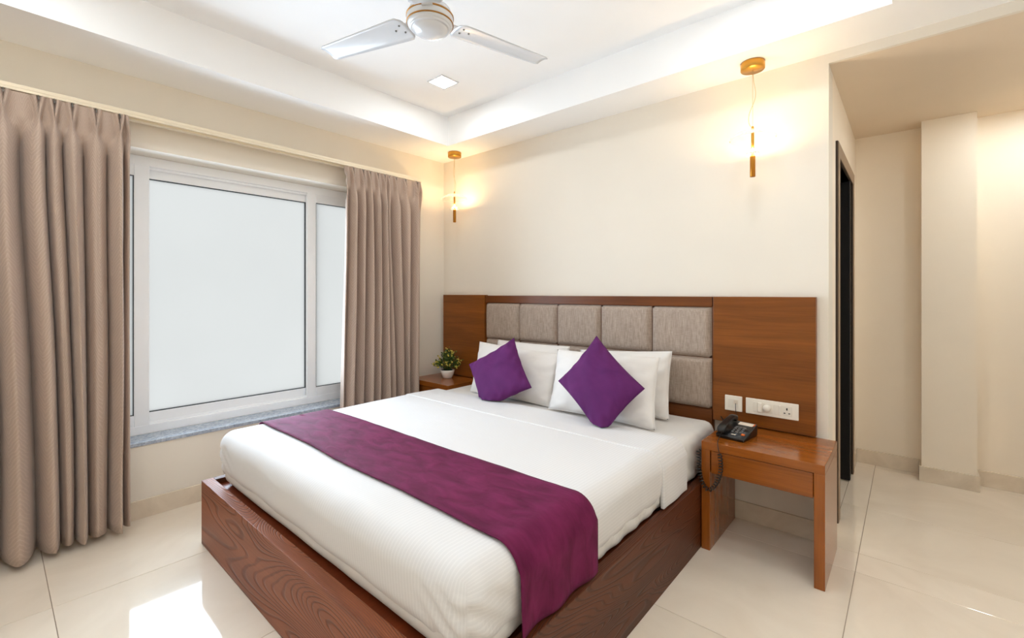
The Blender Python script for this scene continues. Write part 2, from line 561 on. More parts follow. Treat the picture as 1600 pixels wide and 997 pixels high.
# ---- baseboards
for nm, t, lb in [
    ('baseboard_left', (0, 0.012, YF, -0.012, 0, 0.102), 'beige tile skirting below the window'),
    ('baseboard_head', (0.012, XW, -0.012, 0, 0, 0.100), 'beige tile skirting behind the bedside table'),
    ('baseboard_back', (XW, 3.291, YB - 0.012, YB, 0, 0.100), 'tile skirting between doorway wall and pillar'),
    ('baseboard_back', (3.577, XR, YB - 0.012, YB, 0, 0.100), 'tile skirting on the passage end wall beyond the pillar'),
    ('baseboard_column', None, 'beige tile skirting wrapped round the pillar'),
    ('baseboard_passage', (XW, XW + 0.010, 1.25, YB - 0.012, 0, 0.100), 'short tile skirting beyond the doorway'),
    ('baseboard_right', (XR - 0.012, XR, YF, YB - 0.012, 0, 0.100), 'beige tile skirting on the passage side wall'),
    ('baseboard_front', (0.012, XR - 0.012, YF, YF + 0.012, 0, 0.100), 'beige tile skirting on the wall facing the bed')]:
    if t is None:
        bm = boxes([(3.291, 3.577, 1.336, 1.348, 0, 0.1), (3.291, 3.303, 1.348, YB, 0, 0.1), (3.565, 3.577, 1.348, YB, 0, 0.1)])
    else:
        bm = box(*t, bev=0.001)
    struct(obj(nm, bm, 'base'), lb, 'skirting')

# ---- doorway
d1 = bpy.data.objects.new('door_1', None); COL.objects.link(d1); d1.location = (XW, 0.7, 0)
struct(d1, 'dark doorway with brown frame and black door standing open', 'door')
S0 = (XW, 0.7, 0)
pz = XW + 0.011
obj('jamb', box(2.815, pz, 0.28, DY0, 0, DZ), 'darkframe', d1, shift=S0)
obj('jamb', box(2.815, pz, DY1, 1.25, 0, DZ), 'darkframe', d1, shift=S0)
obj('lintel', box(2.815, pz, 0.28, 1.25, DZ, 2.09), 'darkframe', d1, shift=S0)
obj('casing', box(pz, pz + 0.003, 0.285, DY0 - 0.002, 0, DZ), 'casing', d1, shift=S0)
obj('casing', box(pz, pz + 0.003, DY1 + 0.002, 1.248, 0, DZ), 'casing', d1, shift=S0)
obj('casing', box(pz, pz + 0.003, 0.285, 1.248, DZ + 0.002, 2.087), 'casing', d1, shift=S0)
leaf_o = obj('door_leaf', box(2.12, 2.944, 1.005, 1.045, 0.008, DZ - 0.006, 0.003), 'blackdoor', d1, shift=S0)
obj('door_handle', tube([(2.17 - XW, 0.31, 1.0), (2.17 - XW, 0.26, 1.0), (2.28 - XW, 0.26, 1.0)], 0.009), 'screw', leaf_o, True)

# ---- window
w1 = bpy.data.objects.new('window_1', None); COL.objects.link(w1); w1.location = (-0.2, -1.8, WZ0)
struct(w1, 'wide white sliding window with frosted panes', 'window')
S1 = (-0.2, -1.8, WZ0)
def frame_ring(x0, x1, y0, y1, z0, z1, l, r, t, b):
    return boxes([(x0, x1, y0, y0 + l, z0, z1), (x0, x1, y1 - r, y1, z0, z1), (x0, x1, y0 + l, y1 - r, z1 - t, z1), (x0, x1, y0 + l, y1 - r, z0, z0 + b)], bev=0.003)
obj('outer_frame', frame_ring(-0.262, -0.178, WY0, WY1, WZ0, WZ1, 0.05, 0.05, 0.055, 0.05), 'upvc', w1, shift=S1)
obj('track_rib', box(-0.205, -0.198, WY0 + 0.05, WY1 - 0.05, WZ0 + 0.05, WZ0 + 0.062, 0.001), 'upvc', w1, shift=S1)
obj('track_rib', box(-0.205, -0.198, WY0 + 0.05, WY1 - 0.05, WZ1 - 0.07, WZ1 - 0.055, 0.001), 'upvc', w1, shift=S1)
Z0, Z1 = WZ0 + 0.045, WZ1 - 0.05
for (a, b, xf, xb) in [(WY0 + 0.045, -2.130, -0.180, -0.206), (-2.20, -1.105, -0.216, -0.248), (-1.182, WY1 - 0.045, -0.180, -0.206)]:
    ins = xb + 0.004
    s = obj('sash', frame_ring(xb, xf, a, b, Z0, Z1, 0.066, 0.072, 0.07, 0.07), 'upvc', w1, shift=S1)
    obj('gasket', frame_ring(xb + 0.004, xf - 0.004, a + 0.064, b - 0.070, Z0 + 0.068, Z1 - 0.068, 0.006, 0.006, 0.006, 0.006), 'gasket', s)
    s.children[0].location = (0, 0, 0)
    for v in s.children[0].data.vertices:
        v.co -= Vector(S1)
    p = obj('pane', box(xb + 0.008, xb + 0.013, a + 0.066, b - 0.072, Z0 + 0.07, Z1 - 0.07), 'frost', s, shift=S1)
obj('window_sill', box(-0.178, 0.008, WY0, WY1, WZ0 - 0.02, WZ0, 0.002), 'granite', w1, shift=S1)
w1.children[-1]['label'] = 'blue grey granite sill'

# ================================================================== CURTAINS
ct = empty('curtain_track', (0, -1.9, 2.21), 'cream double curtain track fixed along the window wall', 'curtain track')
SC = (0, -1.9, 2.21)
obj('rail', boxes([(0.0, 0.135, -3.45, -0.365, 2.205, 2.222), (0.128, 0.135, -3.45, -0.365, 2.192, 2.205), (0.05, 0.085, -3.45, -0.365, 2.190, 2.205)], bev=0.0015), 'track', ct, shift=SC)
obj('end_cap', box(0.0, 0.135, -0.365, -0.358, 2.190, 2.223, 0.001), 'track', ct, shift=SC)

def curtain(name, label, pleats, ztop, zbot, x0, base):
    """pleats: list of (y at top, y at hem, fold size); first and last are the side edges"""
    e = empty(name, base, label, 'curtain', 'taupe curtains on the window track')
    B = Vector(base)
    NT, NV = 24, 72
    rows, uvs = [], []
    for iv in range(NV + 1):
        v = iv / NV
        v = v ** 1.6 if v < 1 else 1
        h = v * (ztop - zbot)
        z = ztop - h
        row, uvr = [], []
        g = smoothstep(0.02, 1.0, v)
        bl = smoothstep(0.10, 0.27, h)
        wp_ = 0.0085 - 0.002 * smoothstep(0.0, 0.095, h) + 0.022 * smoothstep(0.10, 0.25, h)
        for k in range(len(pleats) - 1):
            ya = pleats[k][0] * (1 - g) + pleats[k][1] * g
            yb = pleats[k + 1][0] * (1 - g) + pleats[k + 1][1] * g
            for t_ in range(NT + (1 if k == len(pleats) - 2 else 0)):
                t = t_ / NT
                sp = yb - ya
                amp = (pleats[k][2] * (1 - t) + pleats[k + 1][2] * t)
                y = ya + sp * (t + 0.10 * bl * math.sin(2 * PI * t))
                c = math.cos(2 * PI * t)
                A = amp * (0.045 + 0.018 * v)
                xf = A * (c + 0.25 * c * abs(c)) + 0.006 * math.sin(5 * v + k * 1.7) * bl
                dd = min(t, 1 - t) * abs(sp)
                q = 0.013 * max(0.0, 1 - h / 0.105)
                ridge = max(math.exp(-((dd - q) / wp_) ** 2), 0.55 * math.exp(-((dd + q) / wp_) ** 2))
                xh = 0.050 * ridge * (0.55 + 0.45 * smoothstep(0.0, 0.09, h)) - 0.018 + 0.020 * math.sin(PI * t)
                x = x0 + xh * (1 - bl) + xf * bl
                x += 0.006 * noise.noise(Vector((y * 9, z * 1.3, 3.1 + k))) * bl
                y += 0.010 * noise.noise(Vector((k * 2.3, z * 1.1, 7.7))) * bl
                row.append(Vector((x, y, z + (0.004 * c if iv == NV else 0))) - B)
                uvr.append(((k + t) * 0.17, z))
        rows.append(row); uvs.append(uvr)
    o = obj('cloth', grid_mesh(rows, uvs), 'curtain', e, True)
    solidify(o, 0.003)
    # header hooks under the track
    for k in range(1, len(pleats) - 1):
        y = pleats[k][0]
        obj('hook', tube([(x0 + 0.02 - B.x, y - B.y, ztop - 0.02 - B.z), (x0 + 0.005 - B.x, y - B.y, ztop + 0.004 - B.z), (0.075 - B.x, y - B.y, 2.189 - B.z)], 0.0025, 6), 'screw', e, True)
    return e

curtain('curtain', 'taupe pleated curtain at the footboard end of the window',
        [(-2.272, -2.268, 0.3), (-2.311, -2.312, 1.15), (-2.403, -2.392, 0.45), (-2.490, -2.452, 1.15), (-2.552, -2.500, 0.55), (-2.605, -2.550, 1.0), (-2.717, -2.665, 1.35),
         (-2.80, -2.78, 0.7), (-2.88, -2.87, 1.1), (-2.96, -2.96, 0.8), (-3.04, -3.05, 1.1), (-3.12, -3.14, 0.8), (-3.20, -3.22, 1.1), (-3.28, -3.30, 0.8), (-3.36, -3.38, 0.4)],
        2.188, 0.030, 0.130, (0.13, -2.8, 0.03))
curtain('curtain', 'taupe pleated curtain beside the potted plant',
        [(-1.050, -1.075, 0.4), (-0.990, -1.03, 1.1), (-0.911, -0.945, 0.9), (-0.852, -0.865, 1.0), (-0.785, -0.79, 0.9), (-0.725, -0.715, 1.1), (-0.687, -0.65, 0.6), (-0.619, -0.585, 1.1), (-0.526, -0.525, 1.0), (-0.410, -0.445, 0.9), (-0.374, -0.405, 0.3)],
        2.188, 0.030, 0.130, (0.13, -0.7, 0.03))

# ================================================================== HEADBOARD
hb = empty('headboard', (1.46, 0, 0.30), 'walnut headboard wall panel with padded taupe fabric squares', 'headboard')
SH = (1.46, 0, 0.30)
obj('side_panel', box(0.045, 0.566, -0.045, 0, 0.536, 1.242, 0.002), 'panel', hb, shift=SH)
obj('side_panel', box(2.395, 2.887, -0.045, 0, 0.536, 1.237, 0.002), 'panel', hb, shift=SH)
obj('backing', box(0.568, 2.392, -0.018, 0, 0.30, 1.236), 'panel_dark', hb, shift=SH)
obj('top_rail', box(0.568, 2.386, -0.032, -0.018, 1.180, 1.237, 0.0015), 'panel_dark', hb, shift=SH)
obj('bottom_rail', box(0.568, 2.386, -0.032, -0.018, 0.30, 0.586, 0.0015), 'panel_dark', hb, shift=SH)
def pad(w, h, d, n=12):
    rows = []
    for i in range(n + 1):
        r = []
        for j in range(n + 1):
            u, v = -1 + 2 * j / n, -1 + 2 * i / n
            u, v = math.copysign(abs(u) ** 0.6, u), math.copysign(abs(v) ** 0.6, v)
            f = ((1 - abs(u) ** 7) * (1 - abs(v) ** 7)) ** 0.45
            r.append(Vector((u * w / 2, -d * (0.30 + 0.70 * f) if 0 < i < n and 0 < j < n else 0, v * h / 2)))
        rows.append(r)
    return grid_mesh(rows)
cw = (2.384 - 0.570) / 5
ch = 0.294
pad_me = None
for r in range(2):
    for c in range(5):
        if pad_me is None:
            o = obj('cushion_panel', pad(cw - 0.003, ch - 0.003, 0.030), 'linen', hb, True)
            pad_me = o
        else:
            o = pad_me.copy(); COL.objects.link(o); o.parent = hb
        o.location = (0.570 + cw * (c + 0.5) - SH[0], -0.018, 1.177 - ch * (r + 0.5) - SH[2])

# ================================================================== BED
BX0, BX1, BYF, BZ = 0.558, 2.462, -2.058, 0.316
bd = empty('platform_bed', (1.51, -1.03, 0), 'low brown wooden platform bed frame with raised grain', 'bed')
SB = (1.51, -1.03, 0)
obj('footboard', box(BX0, BX1, BYF, BYF + 0.05, 0, BZ, 0.002), 'bedx', bd, shift=SB)
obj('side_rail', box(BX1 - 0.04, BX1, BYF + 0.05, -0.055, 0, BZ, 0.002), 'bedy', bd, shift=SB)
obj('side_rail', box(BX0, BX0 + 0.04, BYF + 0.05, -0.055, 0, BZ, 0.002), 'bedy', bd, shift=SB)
obj('platform', box(BX0 + 0.04, BX1 - 0.04, BYF + 0.05, -0.055, 0.20, 0.290, 0.002), 'bedin', bd, shift=SB)

def rounded_slab(x0, x1, y0, y1, z0, z1, r, nx=70, ny=70, nz=12, disp=None, shell=False):
    """box with rounded edges and a displacement function(p, n) -> Vector"""
    bm = bmesh.new()
    uv = bm.loops.layers.uv.new('UVMap')
    def surf(p):
        q = Vector((max(x0 + r, min(x1 - r, p.x)), max(y0 + r, min(y1 - r, p.y)), max(z0 + r, min(z1 - r, p.z))))
        d = p - q
        n = d.normalized() if d.length > 1e-9 else Vector((0, 0, 1))
        s = q + n * r
        if disp:
            s = s + disp(s, n)
        return s
    def face_grid(fn, nu, nv, uvfn):
        g = [[fn(i / nu, j / nv) for j in range(nv + 1)] for i in range(nu + 1)]
        V = [[bm.verts.new(surf(p)) for p in row] for row in g]
        for i in range(nu):
            for j in range(nv):
                f = bm.faces.new((V[i][j], V[i + 1][j], V[i + 1][j + 1], V[i][j + 1]))
                for lp, (a, b) in zip(f.loops, ((i, j), (i + 1, j), (i + 1, j + 1), (i, j + 1))):
                    lp[uv].uv = uvfn(g[a][b])
    X, Y, Z = x1 - x0, y1 - y0, z1 - z0
    face_grid(lambda a, b: Vector((x0 + X * a, y0 + Y * b, z1)), nx, ny, lambda p: (p.x, p.y))
    if not shell:
        face_grid(lambda a, b: Vector((x0 + X * a, y1 - Y * b, z0)), nx, ny, lambda p: (p.x, p.y))
        face_grid(lambda a, b: Vector((x1 - X * a, y1, z0 + Z * b)), nx, nz, lambda p: (p.x, p.z))
    face_grid(lambda a, b: Vector((x0 + X * a, y0, z0 + Z * b)), nx, nz, lambda p: (p.x, p.z))
    face_grid(lambda a, b: Vector((x1, y0 + Y * a, z0 + Z * b)), ny, nz, lambda p: (x1 + z1 - p.z, p.y))
    face_grid(lambda a, b: Vector((x0, y1 - Y * a, z0 + Z * b)), ny, nz, lambda p: (x0 - z1 + p.z, p.y))
    bmesh.ops.remove_doubles(bm, verts=bm.verts, dist=1e-5)
    bmesh.ops.recalc_face_normals(bm, faces=bm.faces)
    return bm

def crown(x, y):
    return 0.006 * noise.noise(Vector((x * 1.6, y * 1.6, 0.3))) + 0.0022 * noise.noise(Vector((x * 6, y * 6, 1.3)))

# mattress in a fitted white sheet
def mat_disp(s, n):
    d = Vector((0, 0, 0))
    if abs(n.x) > 0.5:
        k = math.sin((s.y * 0.8 + s.z * 1.1) * 60 + 2 * noise.noise(Vector((s.y * 4, s.z * 4, 0))))
        d.x = n.x * 0.005 * k * smoothstep(0.53, 0.46, s.z)
    return d + n * 0.003 * noise.noise(s * 5)
ma = obj('mattress', rounded_slab(0.610, 2.418, -1.985, -0.062, 0.292, 0.540, 0.055, disp=mat_disp, nz=16), 'sheet', None, True)
tag(ma, 'thick mattress under a plain white fitted sheet, bare at the headboard end', 'mattress')

DX0, DX1, DY_F, DY_H, DZT, DR = 0.585, 2.436, -2.004, -0.60, 0.560, 0.075
def duvet_disp(s, n):
    d = n * 0.0
    if n.z > 0.3:
        d += Vector((0, 0, crown(s.x, s.y) * n.z))
    if s.z < 0.50 and n.z < 0.6:
        w = smoothstep(0.52, 0.33, s.z)
        a = s.y if abs(n.x) > abs(n.y) else s.x
        d += Vector((n.x, n.y, 0)) * (0.004 * noise.noise(Vector((a * 5, s.z * 3, 2))) - 0.012 * w)
        d.z += w * 0.004 * noise.noise(Vector((a * 4, 0, 9)))
        # pulled tuck folds close to the foot corners
        cd = math.hypot(min(abs(s.x - DX0), abs(s.x - DX1)), s.y - DY_F)
        fold = math.sin((a * 1.0 + (s.z - 0.3) * 1.4) * 62)
        d += Vector((n.x, n.y, 0)) * 0.006 * fold * smoothstep(0.26, 0.06, cd)
    return d
du = obj('duvet', rounded_slab(DX0, DX1, DY_F, DY_H, 0.322, DZT, DR, nx=110, ny=90, nz=18, disp=duvet_disp, shell=True), 'duvet', None, True)
solidify(du, 0.010, -1.0)
tag(du, 'white duvet with fine woven stripes tucked round the foot of the bed', 'duvet')

def over_path(off, zl, zr, n=40):
    """points across the bed, over the duvet, from left hem to right hem, with outward normals"""
    x0, x1, zt, r = DX0 - off, DX1 + off, DZT + off, DR + off
    pts = []
    for i in range(9):
        pts.append((x0, zl + (zt - r - zl) * i / 9, -1, 0))
    for i in range(11):
        a = PI - (PI / 2) * i / 10
        pts.append((x0 + r + r * math.cos(a), zt - r + r * math.sin(a), math.cos(a), math.sin(a)))
    for i in range(1, n):
        pts.append((x0 + r + (x1 - x0 - 2 * r) * i / n, zt, 0, 1))
    for i in range(11):
        a = PI / 2 - (PI / 2) * i / 10
        pts.append((x1 - r + r * math.cos(a), zt - r + r * math.sin(a), math.cos(a), math.sin(a)))
    for i in range(1, 10):
        pts.append((x1, zt - r + (zr - zt + r) * i / 9, 1, 0))
    return pts

def draped(name, mat, off, ya, yb, zl, zr, thick, skew, wav, ny=24, parent=None, edge=0.0, wave=0.006):
    P = over_path(off, zl, zr)
    rows, uvs = [], []
    s = 0
    for i, (x, z, nx, nz) in enumerate(P):
        if i:
            s += math.hypot(x - P[i - 1][0], z - P[i - 1][1])
        r, u = [], []
        for j in range(ny + 1):
            t = j / ny
            y = ya + (yb - ya) * t
            drop = max(0.0, 0.50 - z)
            y += skew(x, t) + wav * noise.noise(Vector((s * 2, t * 2, 4)))
            cr = crown(x, y) * nz
            hang = (wave * math.sin(y * 34 + 1.0) * drop / 0.18) if abs(nx) > 0.5 else 0
            zz = z + cr + 0.0012 * noise.noise(Vector((x * 14, y * 14, 2)))
            lip = -edge * smoothstep(0.10, 0.0, min(t, 1 - t))
            r.append(Vector((x + nx * (hang + 0.004 * (drop > 0) + lip), y, zz + nz * lip)))
            u.append((s, y))
        rows.append(r); uvs.append(u)
    o = obj(name, grid_mesh(rows, uvs), mat, parent, True)
    solidify(o, thick, 1.0 if thick > 0.005 else 0.0)
    return o

fold = draped('folded_edge', 'duvet', 0.004, -0.862, -0.590, 0.335, 0.322, 0.018, lambda x, t: 0.012 * (x - 1.5), 0.008, parent=du, wave=0.002)
solid_b = fold.modifiers.new('round', 'BEVEL'); solid_b.width = 0.005; solid_b.segments = 3
ru = draped('bed_runner', 'runner', 0.010, -1.812, -1.428, 0.36, 0.324, 0.003, lambda x, t: (0.010 if t > .5 else -0.010) * (x - 1.5), 0.010)
tag(ru, 'plum purple satin bed runner laid across the foot of the duvet', 'bed runner')

# ------------------------------------------------------------------ pillows and cushions
def pillow(name, label, cat, group, corners, T, mat, conc=0.05, n=30, floor_z=None, seed=0, seam=True):
    """corners: top-left, top-right, bottom-right, bottom-left in world metres"""
    tl, tr, br, bl = [Vector(c) for c in corners]
    nrm = (tr - tl).cross(bl - tl).normalized()
    if nrm.y > 0:
        nrm = -nrm
    base = (bl + br) / 2
    def P(u, v, side):
        cu = u * (1 - conc * (1 - v * v) * abs(u) ** 3)
        cv = v * (1 - conc * (1 - u * u) * abs(v) ** 3)
        a, b = (cu + 1) / 2, (cv + 1) / 2
        p = (bl * (1 - a) + br * a) * (1 - b) + (tl * (1 - a) + tr * a) * b
        f = max(0.0, (1 - abs(u) ** 2.6) * (1 - abs(v) ** 2.6)) ** 0.55
        q = Vector((u * 2.2 + seed, v * 2.2, side * 1.7))
        w = 0.008 * noise.noise(q) * f ** 0.5 + 0.0045 * noise.noise(q * 2.6) * (1 - f * 0.6)
        edge = max(abs(u), abs(v))
        w += 0.004 * math.sin((u - v) * 14 + seed * 3) * smoothstep(0.6, 0.95, edge) * smoothstep(1.0, 0.93, edge)
        p = p + nrm * side * (T / 2 * f + w * (f > 0))
        if floor_z is not None and p.z < floor_z:
            p.z = floor_z + (p.z - floor_z) * 0.06
        return p - base
    bm = bmesh.new()
    ts = [math.sin((-1 + 2 * i / n) * PI / 2) * 0.35 + (-1 + 2 * i / n) * 0.65 for i in range(n + 1)]
    front = [[bm.verts.new(P(u, v, 1)) for u in ts] for v in ts]
    back = [[None] * (n + 1) for _ in range(n + 1)]
    for i in range(n + 1):
        for j in range(n + 1):
            back[i][j] = front[i][j] if i in (0, n) or j in (0, n) else bm.verts.new(P(ts[j], ts[i], -1))
    for i in range(n):
        for j in range(n):
            bm.faces.new((front[i][j], front[i][j + 1], front[i + 1][j + 1], front[i + 1][j]))
            bm.faces.new((back[i][j], back[i + 1][j], back[i + 1][j + 1], back[i][j + 1]))
    bmesh.ops.recalc_face_normals(bm, faces=bm.faces)
    if seam:
        e = empty(name, base, label, cat, group)
        o = obj('case', bm, mat, e, True)
        ring = [(-1 + 2 * i / 16, -1) for i in range(16)] + [(1, -1 + 2 * i / 16) for i in range(16)] + [(1 - 2 * i / 16, 1) for i in range(16)] + [(-1, 1 - 2 * i / 16) for i in range(17)]
        obj('seam', tube([P(u * 0.998, v * 0.998, 0) for u, v in ring], 0.0022, 6), mat, e, True)
        return e
    o = obj(name, bm, mat, None, True)
    o.location = base
    return tag(o, label, cat, group)

GP = 'white pillows against the headboard'
pillow('pillow', 'white pillow behind the front pillow, touching the headboard on the plant side', 'pillow', GP,
       [(0.835, -0.165, 0.895), (1.50, -0.165, 0.893), (1.53, -0.285, 0.548), (0.87, -0.285, 0.548)], 0.13, 'pillow', 0.035, seed=1)
pillow('pillow', 'white pillow behind the front pillow, touching the headboard on the telephone side', 'pillow', GP,
       [(1.585, -0.165, 0.880), (2.205, -0.163, 0.920), (2.235, -0.285, 0.552), (1.60, -0.285, 0.548)], 0.13, 'pillow', 0.035, seed=2)
pillow('pillow', 'white front pillow behind the purple cushion on the plant side', 'pillow', GP,
       [(0.777, -0.307, 0.888), (1.562, -0.321, 0.862), (1.570, -0.464, 0.546), (0.835, -0.466, 0.542)], 0.14, 'pillow', 0.045, seed=3)
pillow('pillow', 'white front pillow behind the purple cushion on the telephone side', 'pillow', GP,
       [(1.530, -0.352, 0.895), (2.212, -0.347, 0.905), (2.255, -0.511, 0.550), (1.575, -0.511, 0.553)], 0.14, 'pillow', 0.045, seed=4)
GC = 'purple cushions standing on their corners'
pillow('cushion', 'purple satin cushion leaning on the pillow on the plant side', 'cushion', GC,
       [(0.908, -0.543, 0.757), (1.246, -0.452, 0.957), (1.495, -0.576, 0.678), (1.16, -0.666, 0.486)], 0.115, 'cushion', 0.07, floor_z=0.574, seed=5)
pillow('cushion', 'purple satin cushion standing on its corner against the pillow on the telephone side', 'cushion', GC,
       [(1.708, -0.594, 0.749), (1.889, -0.474, 1.012), (2.231, -0.582, 0.774), (2.05, -0.701, 0.513)], 0.115, 'cushion', 0.07, floor_z=0.574, seed=6)

# ================================================================== BEDSIDE TABLES
def nightstand(x0, x1, yf, label, flip=False):
    b = ((x0 + x1) / 2, (yf - 0.03) / 2, 0)
    e = empty('bedside_table', b, label, 'bedside table', 'wooden bedside tables by the bed')
    t, zt, yb = 0.040, 0.530, -0.022
    obj('table_top', box(x0, x1, yf, yb, zt - t, zt, 0.002), 'stand', e, shift=b)
    obj('leg', box(x0, x0 + t, yf, yb, 0, zt - t, 0.002), 'stand_side', e, shift=b)
    obj('leg', box(x1 - t, x1, yf, yb, 0, zt - t, 0.002), 'stand_side', e, shift=b)
    obj('drawer_case', box(x0 + t, x1 - t, yf + 0.03, yb, zt - t - 0.108, zt - t, 0.001), 'stand', e, shift=b)
    obj('drawer_front', box(x0 + t + 0.003, x1 - t - 0.003, yf + 0.008, yf + 0.03, zt - t - 0.112, zt - t - 0.004, 0.002), 'stand', e, shift=b)
    return e
nightstand(2.466, 2.972, -0.451, 'glossy brown wooden bedside table with one drawer, under the telephone')
nightstand(0.016, 0.520, -0.396, 'dark brown wooden bedside table under the potted plant')

# ================================================================== ELECTRICAL PLATES
yp = -0.045
def plate(name, x0, x1, label, cat):
    b = ((x0 + x1) / 2, yp, 0.605)
    e = empty(name, b, label, cat)
    obj('cover_plate', box(x0, x1, yp - 0.009, yp, 0.605, 0.689, 0.003), 'plate', e, shift=b)
    return e, b
e, b = plate('phone_socket', 2.461, 2.550, 'small square ivory phone socket above the telephone', 'socket')
obj('module', box(2.478, 2.505, yp - 0.0105, yp - 0.006, 0.622, 0.672, 0.0008), 'plate2', e, shift=b)
obj('module', box(2.506, 2.533, yp - 0.0105, yp - 0.006, 0.622, 0.672, 0.0008), 'plate2', e, shift=b)
obj('jack', box(2.508, 2.529, yp - 0.012, yp - 0.006, 0.645, 0.668, 0.001), 'card', e, shift=b)
e, b = plate('switch_plate', 2.568, 2.815, 'long ivory switch plate with dimmer and three pin socket', 'switch')
obj('rocker', box(2.606, 2.627, yp - 0.012, yp - 0.006, 0.622, 0.672, 0.001), 'plate2', e, shift=b)
obj('rocker', box(2.628, 2.649, yp - 0.017, yp - 0.006, 0.622, 0.672, 0.003), 'plate', e, shift=b)
obj('dimmer_base', box(2.652, 2.700, yp - 0.0105, yp - 0.006, 0.622, 0.672, 0.001), 'plate2', e, shift=b)
kb = lathe([(0.0, 0.018), (0.015, 0.018), (0.0175, 0.014), (0.018, 0.0)], 24)
bmesh.ops.rotate(kb, verts=kb.verts, cent=(0, 0, 0), matrix=Matrix.Rotation(PI / 2, 3, 'X'))
bmesh.ops.translate(kb, verts=kb.verts, vec=(2.672, yp - 0.0105, 0.648))
obj('dimmer_knob', kb, 'plate', e, True, shift=b)
obj('rocker', box(2.704, 2.727, yp - 0.012, yp - 0.006, 0.622, 0.672, 0.001), 'plate2', e, shift=b)
obj('rocker', box(2.728, 2.738, yp - 0.016, yp - 0.006, 0.622, 0.672, 0.002), 'plate', e, shift=b)
sk = obj('socket_module', box(2.741, 2.786, yp - 0.0105, yp - 0.006, 0.622, 0.672, 0.001), 'plate2', e, shift=b)
for (x0, x1, z0, z1) in [(2.7605, 2.7665, 0.651, 0.663), (2.749, 2.757, 0.633, 0.638), (2.770, 2.778, 0.633, 0.638)]:
    obj('pin_hole', box(x0, x1, yp - 0.0112, yp - 0.0100, z0, z1, 0.0004), 'black', sk, shift=b)

# ================================================================== TELEPHONE
PB = (2.578, -0.262, 0.530)
ph = empty('telephone', PB, 'black corded desk telephone with coiled cord on the bedside table', 'telephone')
ph.rotation_euler = (0, 0, math.radians(-7))
def wedge(x0, x1, y0, y1, h0, h1):
    bm = bmesh.new()
    v = [bm.verts.new(p) for p in [(x0, y0, 0), (x1, y0, 0), (x1, y1, 0), (x0, y1, 0), (x0, y0, h0), (x1, y0, h0), (x1, y1, h1), (x0, y1, h1)]]
    for f in [(0, 3, 2, 1), (4, 5, 6, 7), (0, 1, 5, 4), (1, 2, 6, 5), (2, 3, 7, 6), (3, 0, 4, 7)]:
        bm.faces.new([v[i] for i in f])
    bmesh.ops.bevel(bm, geom=list(bm.edges), offset=0.004, segments=2, affect='EDGES')
    return bm
body = obj('phone_body', wedge(-0.068, 0.068, -0.088, 0.088, 0.022, 0.058), 'black', ph, True)
def slope(y):
    return 0.022 + (y + 0.088) / 0.176 * 0.036
tilt = math.atan2(0.036, 0.176)
def key(name, x, y, w, d, h, mat):
    o = obj(name, box(-w / 2, w / 2, -d / 2, d / 2, -0.002, h, 0.0012), mat, body)
    o.location = (x, y, slope(y)); o.rotation_euler = (tilt, 0, 0)
    return o
for r in range(4):
    for c in range(3):
        key('key', -0.004 + c * 0.019, -0.040 + r * 0.018, 0.012, 0.009, 0.0035, 'button')
key('redial_key', 0.053, -0.058, 0.016, 0.012, 0.005, 'orange')
key('number_card', 0.022, 0.062, 0.070, 0.032, 0.001, 'card')
key('badge', 0.012, -0.070, 0.022, 0.006, 0.001, 'card')
key('lamp_key', 0.060, 0.066, 0.007, 0.022, 0.002, 'orange')
# handset lying front to back on the cradle
hs_rows = []
for i in range(25):
    t = i / 24
    y = -0.098 + 0.192 * t
    zc = slope(max(-0.088, min(0.088, y))) + 0.022 + 0.010 * math.sin(PI * t)
    end = max(smoothstep(0.30, 0.10, t), smoothstep(0.70, 0.90, t))
    w = 0.016 + 0.006 * end
    hgt = 0.009 + 0.008 * end
    cap = math.sqrt(max(0.02, 1 - (abs(2 * t - 1)) ** 10))
    hs_rows.append([Vector((-0.044 + w * cap * math.copysign(abs(math.cos(a)) ** 0.6, math.cos(a)), y, zc - (hgt * 0.5) * end + hgt * cap * math.copysign(abs(math.sin(a)) ** 0.6, math.sin(a)))) for a in [2 * PI * k / 20 for k in range(21)]])
hbm = grid_mesh(hs_rows)
bmesh.ops.remove_doubles(hbm, verts=hbm.verts, dist=1e-5)
bmesh.ops.holes_fill(hbm, edges=hbm.edges)
bmesh.ops.recalc_face_normals(hbm, faces=hbm.faces)
obj('handset', hbm, 'black', ph, True)
# coiled cord over the front edge, looping down and back up beside the mattress
inv = (Matrix.Translation(PB) @ Matrix.Rotation(math.radians(-7), 4, 'Z')).inverted()
lead = catmull([inv @ Vector(p) for p in [(2.531, -0.352, 0.560), (2.536, -0.405, 0.546), (2.542, -0.448, 0.540), (2.549, -0.466, 0.515), (2.557, -0.470, 0.492)]], 8)
obj('cord_lead', tube(lead, 0.0018, 6), 'black', ph, True)
cpath = catmull([inv @ Vector(p) for p in [(2.557, -0.470, 0.492), (2.562, -0.471, 0.455), (2.562, -0.471, 0.412), (2.545, -0.472, 0.352), (2.512, -0.474, 0.308), (2.483, -0.476, 0.326), (2.467, -0.478, 0.380), (2.462, -0.478, 0.440), (2.461, -0.475, 0.490)]], 30)
L = [0]
for a, c in zip(cpath, cpath[1:]):
    L.append(L[-1] + (c - a).length)
coil = []
turns = L[-1] / 0.0140
NS = int(turns * 9)
